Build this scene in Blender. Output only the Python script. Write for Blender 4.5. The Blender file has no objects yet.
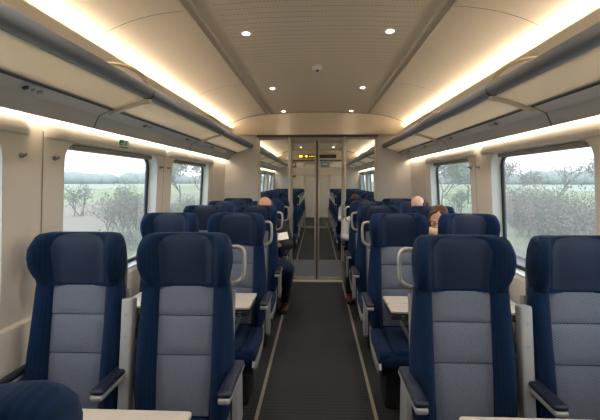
import bpy, bmesh, math, random
from mathutils import Vector, Matrix, Euler, noise
from mathutils.geometry import tessellate_polygon
random.seed(7)
PI = math.pi
S = bpy.context.scene
COL = S.collection

# ------------------------------------------------------------------ camera
cam_d = bpy.data.cameras.new('camera'); cam = bpy.data.objects.new('camera', cam_d)
COL.objects.link(cam); S.camera = cam
cam_d.sensor_width = 36; cam_d.lens = 24.0; cam_d.clip_start = .05; cam_d.clip_end = 2000
cam.location = (0, 0, 1.55)
cam.rotation_euler = (math.radians(90 - 4.15), 0, math.radians(2.43))

# ------------------------------------------------------------------ world, exposure
S.view_settings.view_transform = 'Standard'
S.view_settings.look = 'None'
S.view_settings.gamma = 1
S.view_settings.use_curve_mapping = False
S.view_settings.exposure = 0.80
S.cycles.use_denoising = True
S.cycles.max_bounces = 10
S.cycles.diffuse_bounces = 6
S.cycles.transparent_max_bounces = 24
S.cycles.sample_clamp_indirect = 6
COVE_E, STRIP_E, SPOT_E, SPOT_W = 13.5, 10.0, 14.0, 17.0
WARM = (1.0, .87, .71)
W = bpy.data.worlds.new('World'); S.world = W; W.use_nodes = True
nt = W.node_tree; bg = nt.nodes['Background']
tc = nt.nodes.new('ShaderNodeTexCoord'); sx = nt.nodes.new('ShaderNodeSeparateXYZ'); cr = nt.nodes.new('ShaderNodeValToRGB')
ns = nt.nodes.new('ShaderNodeTexNoise'); ns.inputs['Scale'].default_value = 2.5; ns.inputs['Detail'].default_value = 4
ad = nt.nodes.new('ShaderNodeMath'); ad.operation = 'MULTIPLY_ADD'; ad.inputs[1].default_value = .10
nt.links.new(tc.outputs['Generated'], sx.inputs[0]); nt.links.new(tc.outputs['Generated'], ns.inputs['Vector'])
nt.links.new(ns.outputs['Fac'], ad.inputs[0]); nt.links.new(sx.outputs['Z'], ad.inputs[2])
nt.links.new(ad.outputs[0], cr.inputs[0]); nt.links.new(cr.outputs[0], bg.inputs[0])
cr.color_ramp.elements[0].position = .03; cr.color_ramp.elements[0].color = (.78, .83, .86, 1)
cr.color_ramp.elements[1].position = .45; cr.color_ramp.elements[1].color = (.62, .73, .86, 1)
bg.inputs[1].default_value = 1.65

# ------------------------------------------------------------------ materials
def lin(c): return tuple(((v/255)/12.92 if v/255 <= .04045 else ((v/255+.055)/1.055)**2.4) for v in c)
MATS = {}
def mat(name, rgb, rough=.6, metal=0, spec=.5, bump=None, var=None, stripe=None, coat=0, trans=0, sheen=0):
    """bump=(scale,strength[,stretch]); var=(scale,amount); stripe=(axis,scale,amount)"""
    m = bpy.data.materials.new(name); m.use_nodes = True; n = m.node_tree.nodes; L = m.node_tree.links
    p = n['Principled BSDF']; c = (*lin(rgb), 1)
    p.inputs['Base Color'].default_value = c; p.inputs['Roughness'].default_value = rough
    p.inputs['Metallic'].default_value = metal; p.inputs['Specular IOR Level'].default_value = spec
    p.inputs['Coat Weight'].default_value = coat
    p.inputs['Sheen Weight'].default_value = sheen
    t = n.new('ShaderNodeTexCoord')
    src = None
    if var:
        a = n.new('ShaderNodeTexNoise'); a.inputs['Scale'].default_value = var[0]; a.inputs['Detail'].default_value = 5
        L.new(t.outputs['Object'], a.inputs['Vector'])
        mx = n.new('ShaderNodeMix'); mx.data_type = 'RGBA'
        mx.inputs[6].default_value = (*[v*(1-var[1]) for v in c[:3]], 1)
        mx.inputs[7].default_value = (*[min(1, v*(1+var[1])) for v in c[:3]], 1)
        L.new(a.outputs['Fac'], mx.inputs[0]); src = mx.outputs[2]
    if stripe:
        s = n.new('ShaderNodeSeparateXYZ'); L.new(t.outputs['Object'], s.inputs[0])
        q = n.new('ShaderNodeMath'); q.operation = 'MULTIPLY'; q.inputs[1].default_value = stripe[1]*2*PI
        L.new(s.outputs[stripe[0]], q.inputs[0])
        r = n.new('ShaderNodeMath'); r.operation = 'SINE'; L.new(q.outputs[0], r.inputs[0])
        r2 = n.new('ShaderNodeMapRange'); r2.inputs[1].default_value = -1; r2.inputs[2].default_value = 1
        r2.inputs[3].default_value = 1-stripe[2]; r2.inputs[4].default_value = 1+stripe[2]; L.new(r.outputs[0], r2.inputs[0])
        mm = n.new('ShaderNodeMix'); mm.data_type = 'RGBA'; mm.blend_type = 'MULTIPLY'; mm.inputs[0].default_value = 1
        if src: L.new(src, mm.inputs[6])
        else: mm.inputs[6].default_value = c
        L.new(r2.outputs[0], mm.inputs[7]); src = mm.outputs[2]
    if src: L.new(src, p.inputs['Base Color'])
    if bump:
        a = n.new('ShaderNodeTexNoise'); a.inputs['Scale'].default_value = bump[0]; a.inputs['Detail'].default_value = 3
        L.new(t.outputs['Object'], a.inputs['Vector'])
        b = n.new('ShaderNodeBump'); b.inputs['Strength'].default_value = bump[1]; b.inputs['Distance'].default_value = .002
        L.new(a.outputs['Fac'], b.inputs['Height']); L.new(b.outputs[0], p.inputs['Normal'])
    MATS[name] = m
    return m
def emis(name, rgb, e):
    m = bpy.data.materials.new(name); m.use_nodes = True; n = m.node_tree.nodes; p = n['Principled BSDF']
    p.inputs['Base Color'].default_value = (*rgb, 1); p.inputs['Emission Color'].default_value = (*rgb, 1)
    p.inputs['Emission Strength'].default_value = e; MATS[name] = m; return m
def glass(name, tint=(1, 1, 1), film=0.0, refl=1.0):
    m = bpy.data.materials.new(name); m.use_nodes = True; n = m.node_tree.nodes; L = m.node_tree.links; n.clear()
    o = n.new('ShaderNodeOutputMaterial'); tr = n.new('ShaderNodeBsdfTransparent'); tr.inputs[0].default_value = (*tint, 1)
    gl = n.new('ShaderNodeBsdfGlossy'); gl.inputs['Roughness'].default_value = .02
    fr = n.new('ShaderNodeFresnel'); fr.inputs[0].default_value = 1.45
    k = n.new('ShaderNodeMath'); k.operation = 'MULTIPLY'; k.inputs[1].default_value = refl; L.new(fr.outputs[0], k.inputs[0])
    ge = n.new('ShaderNodeNewGeometry'); iv = n.new('ShaderNodeMath'); iv.operation = 'SUBTRACT'; iv.inputs[0].default_value = 1; L.new(ge.outputs['Backfacing'], iv.inputs[1])
    k0 = k; k = n.new('ShaderNodeMath'); k.operation = 'MULTIPLY'; k.use_clamp = True; L.new(k0.outputs[0], k.inputs[0]); L.new(iv.outputs[0], k.inputs[1])
    mx = n.new('ShaderNodeMixShader'); L.new(k.outputs[0], mx.inputs[0]); L.new(tr.outputs[0], mx.inputs[1]); L.new(gl.outputs[0], mx.inputs[2])
    out = mx.outputs[0]
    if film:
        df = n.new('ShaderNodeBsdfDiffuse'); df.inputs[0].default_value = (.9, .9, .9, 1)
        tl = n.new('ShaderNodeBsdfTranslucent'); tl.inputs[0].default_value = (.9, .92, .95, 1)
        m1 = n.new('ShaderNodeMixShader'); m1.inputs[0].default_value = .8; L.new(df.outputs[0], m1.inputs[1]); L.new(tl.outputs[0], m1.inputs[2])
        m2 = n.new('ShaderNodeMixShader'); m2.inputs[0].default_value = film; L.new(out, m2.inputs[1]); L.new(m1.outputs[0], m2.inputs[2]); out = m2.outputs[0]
    L.new(out, o.inputs[0]); MATS[name] = m; return m
def frosted(name, rgb, tf):
    m = bpy.data.materials.new(name); m.use_nodes = True; n = m.node_tree.nodes; L = m.node_tree.links; n.clear()
    o = n.new('ShaderNodeOutputMaterial'); d = n.new('ShaderNodeBsdfDiffuse'); t = n.new('ShaderNodeBsdfTranslucent')
    d.inputs[0].default_value = (*lin(rgb), 1); t.inputs[0].default_value = (*lin(rgb), 1)
    m1 = n.new('ShaderNodeMixShader'); m1.inputs[0].default_value = tf; L.new(d.outputs[0], m1.inputs[1]); L.new(t.outputs[0], m1.inputs[2])
    L.new(m1.outputs[0], o.inputs[0]); MATS[name] = m; return m

mat('wall', (220, 211, 199), .5, var=(1.2, .02))
mat('wall_grey', (200, 198, 195), .5, var=(1.5, .02))
mat('header', (214, 200, 178), .55)
mat('ceiling', (230, 218, 198), .6)
mat('rail', (190, 176, 156), .45)
mat('rail_light', (218, 208, 192), .5)
mat('groove', (92, 82, 72), .7)
mat('rack_tube', (128, 132, 140), .5, .25)
mat('rack_grey', (192, 192, 194), .42, .1)
mat('rack_metal', (196, 184, 166), .35, .4)
frosted('shelf_glass', (250, 249, 244), .65)
mat('window_frame', (240, 239, 235), .35)
mat('gasket', (20, 24, 30), .6)
mat('blind', (140, 132, 122), .6)
mat('navy', (13, 37, 68), .9, spec=.15, sheen=.05, bump=(900, .5), stripe=(0, 85, .16), var=(40, .12))
mat('navy_leather', (17, 36, 66), .46, spec=.35, bump=(500, .35), var=(8, .1))
mat('navy_dark', (15, 28, 58), .85, bump=(900, .4))
# woven grey seat panel
m = mat('grey_weave', (112, 119, 134), .95, spec=.2, bump=(500, .9), var=(210, .42), sheen=.1)
n = m.node_tree.nodes; L = m.node_tree.links; p = n['Principled BSDF']; t = n.new('ShaderNodeTexCoord'); sp_ = n.new('ShaderNodeSeparateXYZ'); L.new(t.outputs['Object'], sp_.inputs[0])
def wave(o, k, ph=0):
    a = n.new('ShaderNodeMath'); a.operation = 'MULTIPLY_ADD'; a.inputs[1].default_value = k; a.inputs[2].default_value = ph; L.new(o, a.inputs[0])
    b = n.new('ShaderNodeMath'); b.operation = 'SINE'; L.new(a.outputs[0], b.inputs[0]); return b.outputs[0]
w1 = wave(sp_.outputs['X'], 2*PI/.015); w2 = wave(sp_.outputs['Z'], 2*PI/.012)
wm = n.new('ShaderNodeMath'); wm.operation = 'MULTIPLY'; L.new(w1, wm.inputs[0]); L.new(w2, wm.inputs[1])
mr = n.new('ShaderNodeMapRange'); mr.inputs[1].default_value = -1; mr.inputs[2].default_value = 1; mr.inputs[3].default_value = .68; mr.inputs[4].default_value = 1.32; L.new(wm.outputs[0], mr.inputs[0])
mm = n.new('ShaderNodeMix'); mm.data_type = 'RGBA'; mm.blend_type = 'MULTIPLY'; mm.inputs[0].default_value = 1
L.new(p.inputs['Base Color'].links[0].from_socket, mm.inputs[6]); L.new(mr.outputs[0], mm.inputs[7]); L.new(mm.outputs[2], p.inputs['Base Color'])
mat('seam', (50, 56, 68), .9)
mat('shell', (142, 146, 154), .45)
mat('arm_grey', (164, 163, 162), .4, .15)
mat('arm_pad', (18, 26, 46), .5, bump=(700, .3))
mat('handle_metal', (205, 199, 190), .3, .6)
mat('table_top', (196, 186, 172), .35, var=(14, .06))
mat('table_edge', (42, 43, 46), .45)
mat('steel', (150, 150, 152), .3, .8)
mat('base', (30, 31, 34), .7)
mat('floor', (39, 38, 39), .78, stripe=(1, 26, .30), var=(3, .18), bump=(400, .6))
mat('floor_grey', (96, 96, 102), .6, var=(6, .08))
mat('stripe', (150, 138, 122), .6)
mat('door_metal', (192, 184, 172), .4, .1)
mat('rubber', (14, 14, 15), .6)
glass('pane', (.98, .99, .99), film=.09, refl=1.0)  # whitish film stands in for the haze outside
glass('partition_glass', (.93, .95, .945), film=0, refl=1.0)
glass('divider_glass', (.97, .95, .92), film=.35, refl=1.2)
frosted('etched', (235, 230, 222), .5)
emis('cove_light', WARM, COVE_E); emis('strip_light', (1, .84, .64), STRIP_E); emis('spot_light', (1, .9, .76), SPOT_E)
emis('amber', (1, .48, .05), 1.6)
mat('screen', (24, 24, 22), .3)
mat('red', (168, 40, 44), .5)
mat('sign_white', (225, 228, 232), .5)
mat('sign_blue', (120, 150, 185), .5)
m = mat('sign_green', (18, 128, 76), .4); 
mat('plastic_white', (228, 222, 212), .4)
mat('skin', (206, 154, 128), .55, spec=.3); mat('skin_pale', (222, 178, 156), .55, spec=.3)
mat('hair_grey', (128, 104, 84), .7, bump=(300, .8)); mat('hair_brown', (92, 60, 40), .6, bump=(260, 1.0), var=(60, .3))
mat('jacket', (30, 29, 28), .85, bump=(400, .6), var=(30, .2)); mat('denim', (26, 42, 66), .85, bump=(500, .5), var=(30, .2))
mat('shoe', (92, 48, 32), .4); mat('sole', (30, 24, 22), .7)
mat('shirt', (206, 204, 204), .85, bump=(60, .8), var=(25, .08)); mat('knit', (214, 196, 172), .9, bump=(150, 1.2))
mat('dark_cloth', (28, 29, 34), .9); mat('paper', (226, 222, 214), .7); mat('print', (120, 124, 130), .7)
mat('black', (12, 12, 13), .4); mat('eye', (235, 232, 226), .2); mat('lips', (178, 104, 92), .5)

# centre ceiling panel with rows of fine perforations
m = mat('perforated', (226, 211, 188), .6)
n = m.node_tree.nodes; L = m.node_tree.links; p = n['Principled BSDF']
t = n.new('ShaderNodeTexCoord'); s = n.new('ShaderNodeSeparateXYZ'); L.new(t.outputs['Object'], s.inputs[0])
def fr(out, scale, thr):
    a = n.new('ShaderNodeMath'); a.operation = 'MULTIPLY'; a.inputs[1].default_value = scale; L.new(out, a.inputs[0])
    b = n.new('ShaderNodeMath'); b.operation = 'FRACT'; L.new(a.outputs[0], b.inputs[0])
    c = n.new('ShaderNodeMath'); c.operation = 'LESS_THAN'; c.inputs[1].default_value = thr; L.new(b.outputs[0], c.inputs[0]); return c.outputs[0]
r1 = fr(s.outputs['Y'], 1/.075, .09); r2 = fr(s.outputs['X'], 1/.022, .5)
ab = n.new('ShaderNodeMath'); ab.operation = 'ABSOLUTE'; L.new(s.outputs['X'], ab.inputs[0])
lt = n.new('ShaderNodeMath'); lt.operation = 'LESS_THAN'; lt.inputs[1].default_value = .60; L.new(ab.outputs[0], lt.inputs[0])
q = n.new('ShaderNodeMath'); q.operation = 'MULTIPLY'; L.new(r1, q.inputs[0]); L.new(r2, q.inputs[1])
q2 = n.new('ShaderNodeMath'); q2.operation = 'MULTIPLY'; L.new(q.outputs[0], q2.inputs[0]); L.new(lt.outputs[0], q2.inputs[1])
mx = n.new('ShaderNodeMix'); mx.data_type = 'RGBA'; L.new(q2.outputs[0], mx.inputs[0])
mx.inputs[6].default_value = (*lin((226, 211, 188)), 1); mx.inputs[7].default_value = (*lin((126, 118, 108)), 1)
L.new(mx.outputs[2], p.inputs['Base Color'])

# ------------------------------------------------------------------ helpers
class MB:
    def __init__(s): s.v = []; s.f = []; s.m = []; s.cur = 0
    def add(s, vs, fs, M=None):
        o = len(s.v)
        for v in vs:
            v = Vector(v); s.v.append(tuple(M @ v) if M else tuple(v))
        for f in fs: s.f.append([i+o for i in f]); s.m.append(s.cur)
        return s
    def box(s, a, b, M=None):
        x0, y0, z0 = a; x1, y1, z1 = b
        return s.add([(x0,y0,z0),(x1,y0,z0),(x1,y1,z0),(x0,y1,z0),(x0,y0,z1),(x1,y0,z1),(x1,y1,z1),(x0,y1,z1)],
                     [(0,3,2,1),(4,5,6,7),(0,1,5,4),(1,2,6,5),(2,3,7,6),(3,0,4,7)], M)
    def loft(s, loops, cap=True, M=None, closed=True):
        n = len(loops[0]); vs = [p for l in loops for p in l]; fs = []
        for i in range(len(loops)-1):
            for j in range(n if closed else n-1):
                k = (j+1) % n
                fs.append((i*n+j, i*n+k, (i+1)*n+k, (i+1)*n+j))
        if cap:
            fs.append(tuple(reversed(range(n)))); fs.append(tuple((len(loops)-1)*n+j for j in range(n)))
        return s.add(vs, fs, M)
    def rbox(s, a, b, r=.02, M=None, n=4, rz=None):
        rz = r if rz is None else rz
        x0, y0, z0 = a; x1, y1, z1 = b
        r = min(r, (x1-x0)/2*.99, (y1-y0)/2*.99); rz = min(rz, (z1-z0)/2*.99)
        def loop(ins, z):
            pts = []; rr = max(r-ins, .0008)
            for cx, cy, a0 in ((x1-ins-rr, y1-ins-rr, 0), (x0+ins+rr, y1-ins-rr, 90), (x0+ins+rr, y0+ins+rr, 180), (x1-ins-rr, y0+ins+rr, 270)):
                for k in range(n+1):
                    t = math.radians(a0+90*k/n); pts.append((cx+rr*math.cos(t), cy+rr*math.sin(t), z))
            return pts
        ls = []
        for k in range(n+1):
            t = PI/2*k/n; ls.append(loop(r*.98*(1-math.sin(t)), z0+rz*(1-math.cos(t))))
        for k in range(n+1):
            t = PI/2*(n-k)/n; ls.append(loop(r*.98*(1-math.sin(t)), z1-rz*(1-math.cos(t))))
        return s.loft(ls, M=M)
    def tube(s, pts, r, n=10, M=None, cap=True, closed=False):
        pts = [Vector(p) for p in pts]; rs = r if isinstance(r, (list, tuple)) else [r]*len(pts)
        up = Vector((0, 0, 1)); loops = []; prev = None
        for i, p in enumerate(pts):
            a = pts[i-1] if (i > 0 or closed) else p; b = pts[(i+1) % len(pts)] if (i < len(pts)-1 or closed) else p
            d = (b-a).normalized()
            if prev is None:
                u = d.cross(up)
                if u.length < .1: u = d.cross(Vector((1, 0, 0)))
            else: u = prev - d*prev.dot(d)
            u.normalize(); w = d.cross(u); prev = u
            loops.append([tuple(p+(u*math.cos(2*PI*k/n)+w*math.sin(2*PI*k/n))*rs[i]) for k in range(n)])
        if closed: loops.append(loops[0]); cap = False
        return s.loft(loops, cap, M)
    def ell(s, c, r, M=None, u=16, v=10):
        loops = []
        for i in range(v+1):
            t = PI*i/v; loops.append([(c[0]+r[0]*max(math.sin(t), .001)*math.cos(2*PI*k/u), c[1]+r[1]*max(math.sin(t), .001)*math.sin(2*PI*k/u), c[2]-r[2]*math.cos(t)) for k in range(u)])
        return s.loft(loops, M=M)
    def cyl(s, c, r, h, n=20, axis=2, M=None):
        a = [0, 0, 0]; a[axis] = h; c = Vector(c)
        return s.tube([c, c+Vector(a)], r, n, M)
    def prism_y(s, prof, y0, y1, M=None):      # closed (x,z) profile extruded along y
        return s.loft([[(x, y0, z) for x, z in prof], [(x, y1, z) for x, z in prof]], M=M)
    def prism_x(s, prof, x0, x1, M=None):      # closed (y,z) profile
        return s.loft([[(x0, y, z) for y, z in prof], [(x1, y, z) for y, z in prof]], M=M)
    def build(s, name, mats, parent=None, smooth=None, loc=None):
        me = bpy.data.meshes.new(name); me.from_pydata(s.v, [], s.f)
        if not isinstance(mats, (list, tuple)): mats = [mats]
        for q in mats: me.materials.append(MATS[q])
        for pl, mi in zip(me.polygons, s.m): pl.material_index = mi
        bm = bmesh.new(); bm.from_mesh(me); bmesh.ops.recalc_face_normals(bm, faces=bm.faces[:]); bm.to_mesh(me); bm.free()
        if smooth is not None:
            me.shade_smooth(); me.set_sharp_from_angle(angle=math.radians(smooth))
        o = bpy.data.objects.new(name, me); COL.objects.link(o)
        if parent: o.parent = parent
        if loc: o.location = loc
        return o
def tag(o, label, cat, group=None, kind=None):
    o['label'] = label; o['category'] = cat
    if group: o['group'] = group
    if kind: o['kind'] = kind
    return o
def struct(o): o['kind'] = 'structure'; return o
def empty(name, loc=(0, 0, 0), rz=0):
    o = bpy.data.objects.new(name, None); COL.objects.link(o); o.location = loc; o.rotation_euler = (0, 0, rz); o.empty_display_size = .1; return o
KIDS = {}
def copy_tree(o, parent=None):
    c = o.copy(); COL.objects.link(c); c.parent = parent
    for ch in o.children: copy_tree(ch, c)
    return c
def spline(P, closed=False, k=6):
    out = []; n = len(P); P = [Vector(p) for p in P]
    for i in range(n if closed else n-1):
        if closed: a, b, c, d = P[i-1], P[i], P[(i+1) % n], P[(i+2) % n]
        else: a, b, c, d = P[max(i-1, 0)], P[i], P[i+1], P[min(i+2, n-1)]
        for j in range(k):
            t = j/k; out.append(.5*((2*b)+(c-a)*t+(2*a-5*b+4*c-d)*t*t+(3*b-a-3*c+d)*t**3))
    if not closed: out.append(P[-1])
    return [tuple(v) for v in out]

# ------------------------------------------------------------------ the coach shell
Y0, YP, YF, YE = -2.2, 6.10, 13.2, 17.0
FLOOR_M = MB().box((-1.5, Y0, -.06), (1.5, YP+.12, 0)).build('floor', 'floor'); struct(FLOOR_M)
struct(MB().box((-1.5, YP+.12, -.06), (1.5, 7.75, 0)).build('floor', 'floor_grey'))
struct(MB().box((-1.5, 7.75, -.06), (1.5, YE, 0)).build('floor', 'floor'))
def floor_strip(y0, y1):
    for s in (-1, 1):
        struct(MB().box((s*.393-.0115, y0, -.001), (s*.393+.0115, y1, .003)).build('trim_%d' % (nextn()), 'stripe'))
_n = [0]
def nextn(): _n[0] += 1; return _n[0]
floor_strip(Y0, YP-.04); floor_strip(7.8, YF)
struct(MB().box((-.9, 7.73, 0), (.9, 7.78, .004)).build('trim_%d' % nextn(), 'stripe'))

def wx(z):          # wall half width by height
    pts = [(0, 1.42), (.86, 1.452), (1.80, 1.385), (1.96, 1.375), (2.6, 1.36)]
    for (a, b), (c, d) in zip(pts, pts[1:]):
        if z <= c: return b+(d-b)*(z-a)/(c-a)
    return 1.36
WIN = [(-1.05, .10), (.56, 1.73), (2.14, 3.35), (3.78, 5.02), (6.75, 7.90), (8.40, 9.55), (10.05, 11.2), (11.7, 12.85), (14.2, 15.6)]
WZ0, WZ1 = .885, 1.765
def rr2(y0, y1, z0, z1, r, n=7):
    pts = []
    for cy, cz, a0 in ((y1-r, z1-r, 0), (y0+r, z1-r, 90), (y0+r, z0+r, 180), (y1-r, z0+r, 270)):
        for k in range(n+1):
            t = math.radians(a0+90*k/n); pts.append((cy+r*math.cos(t), cz+r*math.sin(t)))
    return pts
WINL = WIN
for s, side in ((-1, 'left'), (1, 'right')):
    WIN = [(a+.03 if k < 4 else a, b+(.11 if 1 < k < 4 else 0)) for k, (a, b) in enumerate(WINL)] if s < 0 else [(a-.05, b-(.06 if k == 2 else 0)) for k, (a, b) in enumerate(WINL)]
    mb = MB()
    zt, zb = 1.80, .80
    def X(z): return s*(wx(.86)+(wx(1.8)-wx(.86))*(z-.86)/.94)
    outer = [Vector((Y0, zb, 0)), Vector((YE, zb, 0)), Vector((YE, zt, 0)), Vector((Y0, zt, 0))]
    holes = [[Vector((y, z, 0)) for y, z in rr2(a, b, WZ0, WZ1, .11)] for a, b in WIN]
    allp = outer+[v for h in holes for v in h]
    tris = tessellate_polygon([outer]+holes)
    mb.add([(X(v.y), v.x, v.y) for v in allp], [tuple(t) for t in tris])
    # upper wall to the ceiling void, lower wall panel with a small ledge
    mb.add([(X(1.8), Y0, 1.8), (X(1.8), YE, 1.8), (s*1.375, YE, 1.96), (s*1.375, Y0, 1.96)], [(0, 1, 2, 3)])
    mb.build('wall_%s' % side, 'wall')['kind'] = 'structure'
    lw = MB().prism_y([(s*1.50, 0), (s*1.395, 0), (s*1.432, .80), (s*1.436, .852), (s*1.444, .866), (s*1.50, .866)], Y0, YE)
    lw.build('wall_%s' % side, 'wall')['kind'] = 'structure'
    struct(MB().box((min(s*1.375, s*1.405), Y0, 0), (max(s*1.375, s*1.405), YP, .11)).build('baseboard_%s' % side, 'rack_grey'))
    # vertical panel joints between the windows
    for yj in (1.99, 3.60, 5.30, 8.15, 9.80, 11.45):
        j = MB()
        j.add([(X(z)-s*.0015, yj+d, z) for z in (.867, 1.8) for d in (-.003, .003)], [(0, 1, 3, 2)])
        j.build('trim_%d' % nextn(), 'groove')['kind'] = 'structure'
    for k, (a, b) in enumerate(WIN):
        e = empty('window_%d' % (k+1+(10 if s > 0 else 0))); struct(e)
        loop = rr2(a, b, WZ0, WZ1, .11); loop2 = rr2(a+.004, b-.004, WZ0+.004, WZ1-.004, .107)
        dep = .085
        MB().loft([[(X(z), y, z) for y, z in loop], [(X(z)+s*dep, y, z) for y, z in loop2]], cap=False).build('window_frame', 'window_frame', e, 40)
        l3 = rr2(a+.030, b-.030, WZ0+.030, WZ1-.030, .06)
        MB().loft([[(X(z)+s*dep, y, z) for y, z in loop2], [(X(z)+s*(dep-.012), y, z) for y, z in loop2],
                   [(X(z)+s*(dep-.012), y, z) for y, z in l3], [(X(z)+s*(dep+.01), y, z) for y, z in l3]], cap=False).build('gasket', 'gasket', e, 40)
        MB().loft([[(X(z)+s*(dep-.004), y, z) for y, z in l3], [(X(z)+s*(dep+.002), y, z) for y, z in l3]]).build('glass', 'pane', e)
        # raised moulded surround
        if True:
            # roller blind cassette under the head of the opening
            bl = MB(); z0 = WZ1-.032
            bl.rbox((min(X(z0)+s*.012, X(z0)+s*.05), a+.09, z0), (max(X(z0)+s*.012, X(z0)+s*.05), b-.09, WZ1-.003), .008)
            bl.build('blind_cassette', 'blind', e, 40)
        # valance above the window
        v = MB(); ya, yb = a-.12, b+.12
        def vs(y, f): return [(s*(wx(1.93)+.01), y, 1.93), (s*(wx(1.80)-.004-.03*f), y, 1.795), (s*(wx(1.77)-.03*f), y, 1.772), (s*(wx(1.765)+.012), y, 1.768)]
        v.loft([vs(ya-.05, 0), vs(ya, .85), vs(ya+.04, 1), vs(yb-.04, 1), vs(yb, .85), vs(yb+.05, 0)])
        v.build('valance', 'wall', e, 50)

# ceiling ------------------------------------------------------------
CE = [(.0, 2.565), (.30, 2.562), (.60, 2.548), (.74, 2.538)]
co = [(.74, 2.538), (.90, 2.522), (1.05, 2.492), (1.17, 2.452), (1.27, 2.405), (1.34, 2.362), (1.395, 2.33), (1.425, 2.28), (1.435, 2.15)]
mb = MB(); xs = [-c[0] for c in reversed(CE)]+[c[0] for c in CE[1:]]; zs = [c[1] for c in reversed(CE)]+[c[1] for c in CE[1:]]
mb.loft([[(x, y, z) for x, z in zip(xs, zs)] for y in (Y0, YE)], cap=False, closed=False)
struct(mb.build('ceiling', 'perforated', smooth=60))
for s in (-1, 1):
    mb = MB(); pts = spline([(s*x, 0, z) for x, z in co], k=4)
    mb.loft([[(x, y, z) for x, _, z in pts] for y in (Y0, YE)], cap=False, closed=False)
    struct(mb.build('ceiling', 'ceiling', smooth=60))
    # fascia behind the rack, with the lip that hides the cove lamp
    mb = MB().prism_y([(s*1.36, 1.93), (s*1.318, 2.19), (s*1.272, 2.330), (s*1.279, 2.336), (s*1.328, 2.215), (s*1.336, 2.19), (s*1.45, 2.19), (s*1.45, 1.93)], Y0, YE)
    struct(mb.build('wall_%s' % ('left' if s < 0 else 'right'), 'wall', smooth=50))
    # slotted rail between centre panel and coves
    for a, b in [(Y0, .58)]+[(.585+1.78*k, .585+1.78*k+1.775) for k in range(3)]+[(YP+.1+1.78*k, YP+.1+1.78*k+1.775) for k in range(4)]:
        r = MB(); r.prism_y([(s*.695, 2.548), (s*.695, 2.525), (s*.707, 2.521), (s*.712, 2.548)], a, b)
        r.prism_y([(s*.757, 2.543), (s*.755, 2.515), (s*.743, 2.515), (s*.74, 2.543)], a, b); r.cur = 1
        r.prism_y([(s*.705, 2.548), (s*.705, 2.524), (s*.745, 2.517), (s*.745, 2.548)], a, b)
        struct(r.build('trim_%d' % nextn(), ['rail_light', 'rail']))
    # thin curved joints of the cove panels
    for yj in (.585, 2.365, 4.145, 8.0, 9.8, 11.6):
        j = MB(); q = [(x-s*.0, z-.0015) for x, _, z in pts]
        j.loft([[(x, yj-.0025, z) for x, z in q], [(x, yj+.0025, z) for x, z in q]], cap=False, closed=False)
        struct(j.build('trim_%d' % nextn(), 'groove'))
    # cove lamp (long warm LED profile hidden behind the lip) and wall-washing lamp under the rack
    for a, b, w in ((Y0+.1, YP-.1, 'near'), (YP+.15, YF-.1, 'far'), (YF+.15, YE-.1, 'last')):
        sd = 'left' if s < 0 else 'right'
        c = MB().prism_y([(s*1.291, 2.312), (s*1.306, 2.343), (s*1.330, 2.330), (s*1.315, 2.300)], a, b)
        c.add([(s*1.2905, a, 2.3125), (s*1.2905, b, 2.3125), (s*1.3055, b, 2.3435), (s*1.3055, a, 2.3435)], [(0, 1, 2, 3)]); c.m[-1] = 1
        c = c.build('cove_lamp', ['rail_light', 'cove_light'])
        tag(c, 'warm cove strip lamp glowing on the %s ceiling curve, %s saloon' % (sd, w), 'strip light')
        c = MB().box((min(s*1.338, s*1.370), a, 1.876), (max(s*1.338, s*1.370), b, 1.882)).build('strip_lamp', 'strip_light')
        tag(c, 'warm strip lamp under the %s luggage rack above the windows, %s saloon' % (sd, w), 'strip light')

# end walls ----------------------------------------------------------
struct(MB().box((-1.5, Y0-.05, 0), (1.5, Y0, 2.6)).build('wall_back', 'wall_grey'))
struct(MB().box((-1.5, YE, 0), (1.5, YE+.05, 2.6)).build('wall_end', 'wall_grey'))

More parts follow.
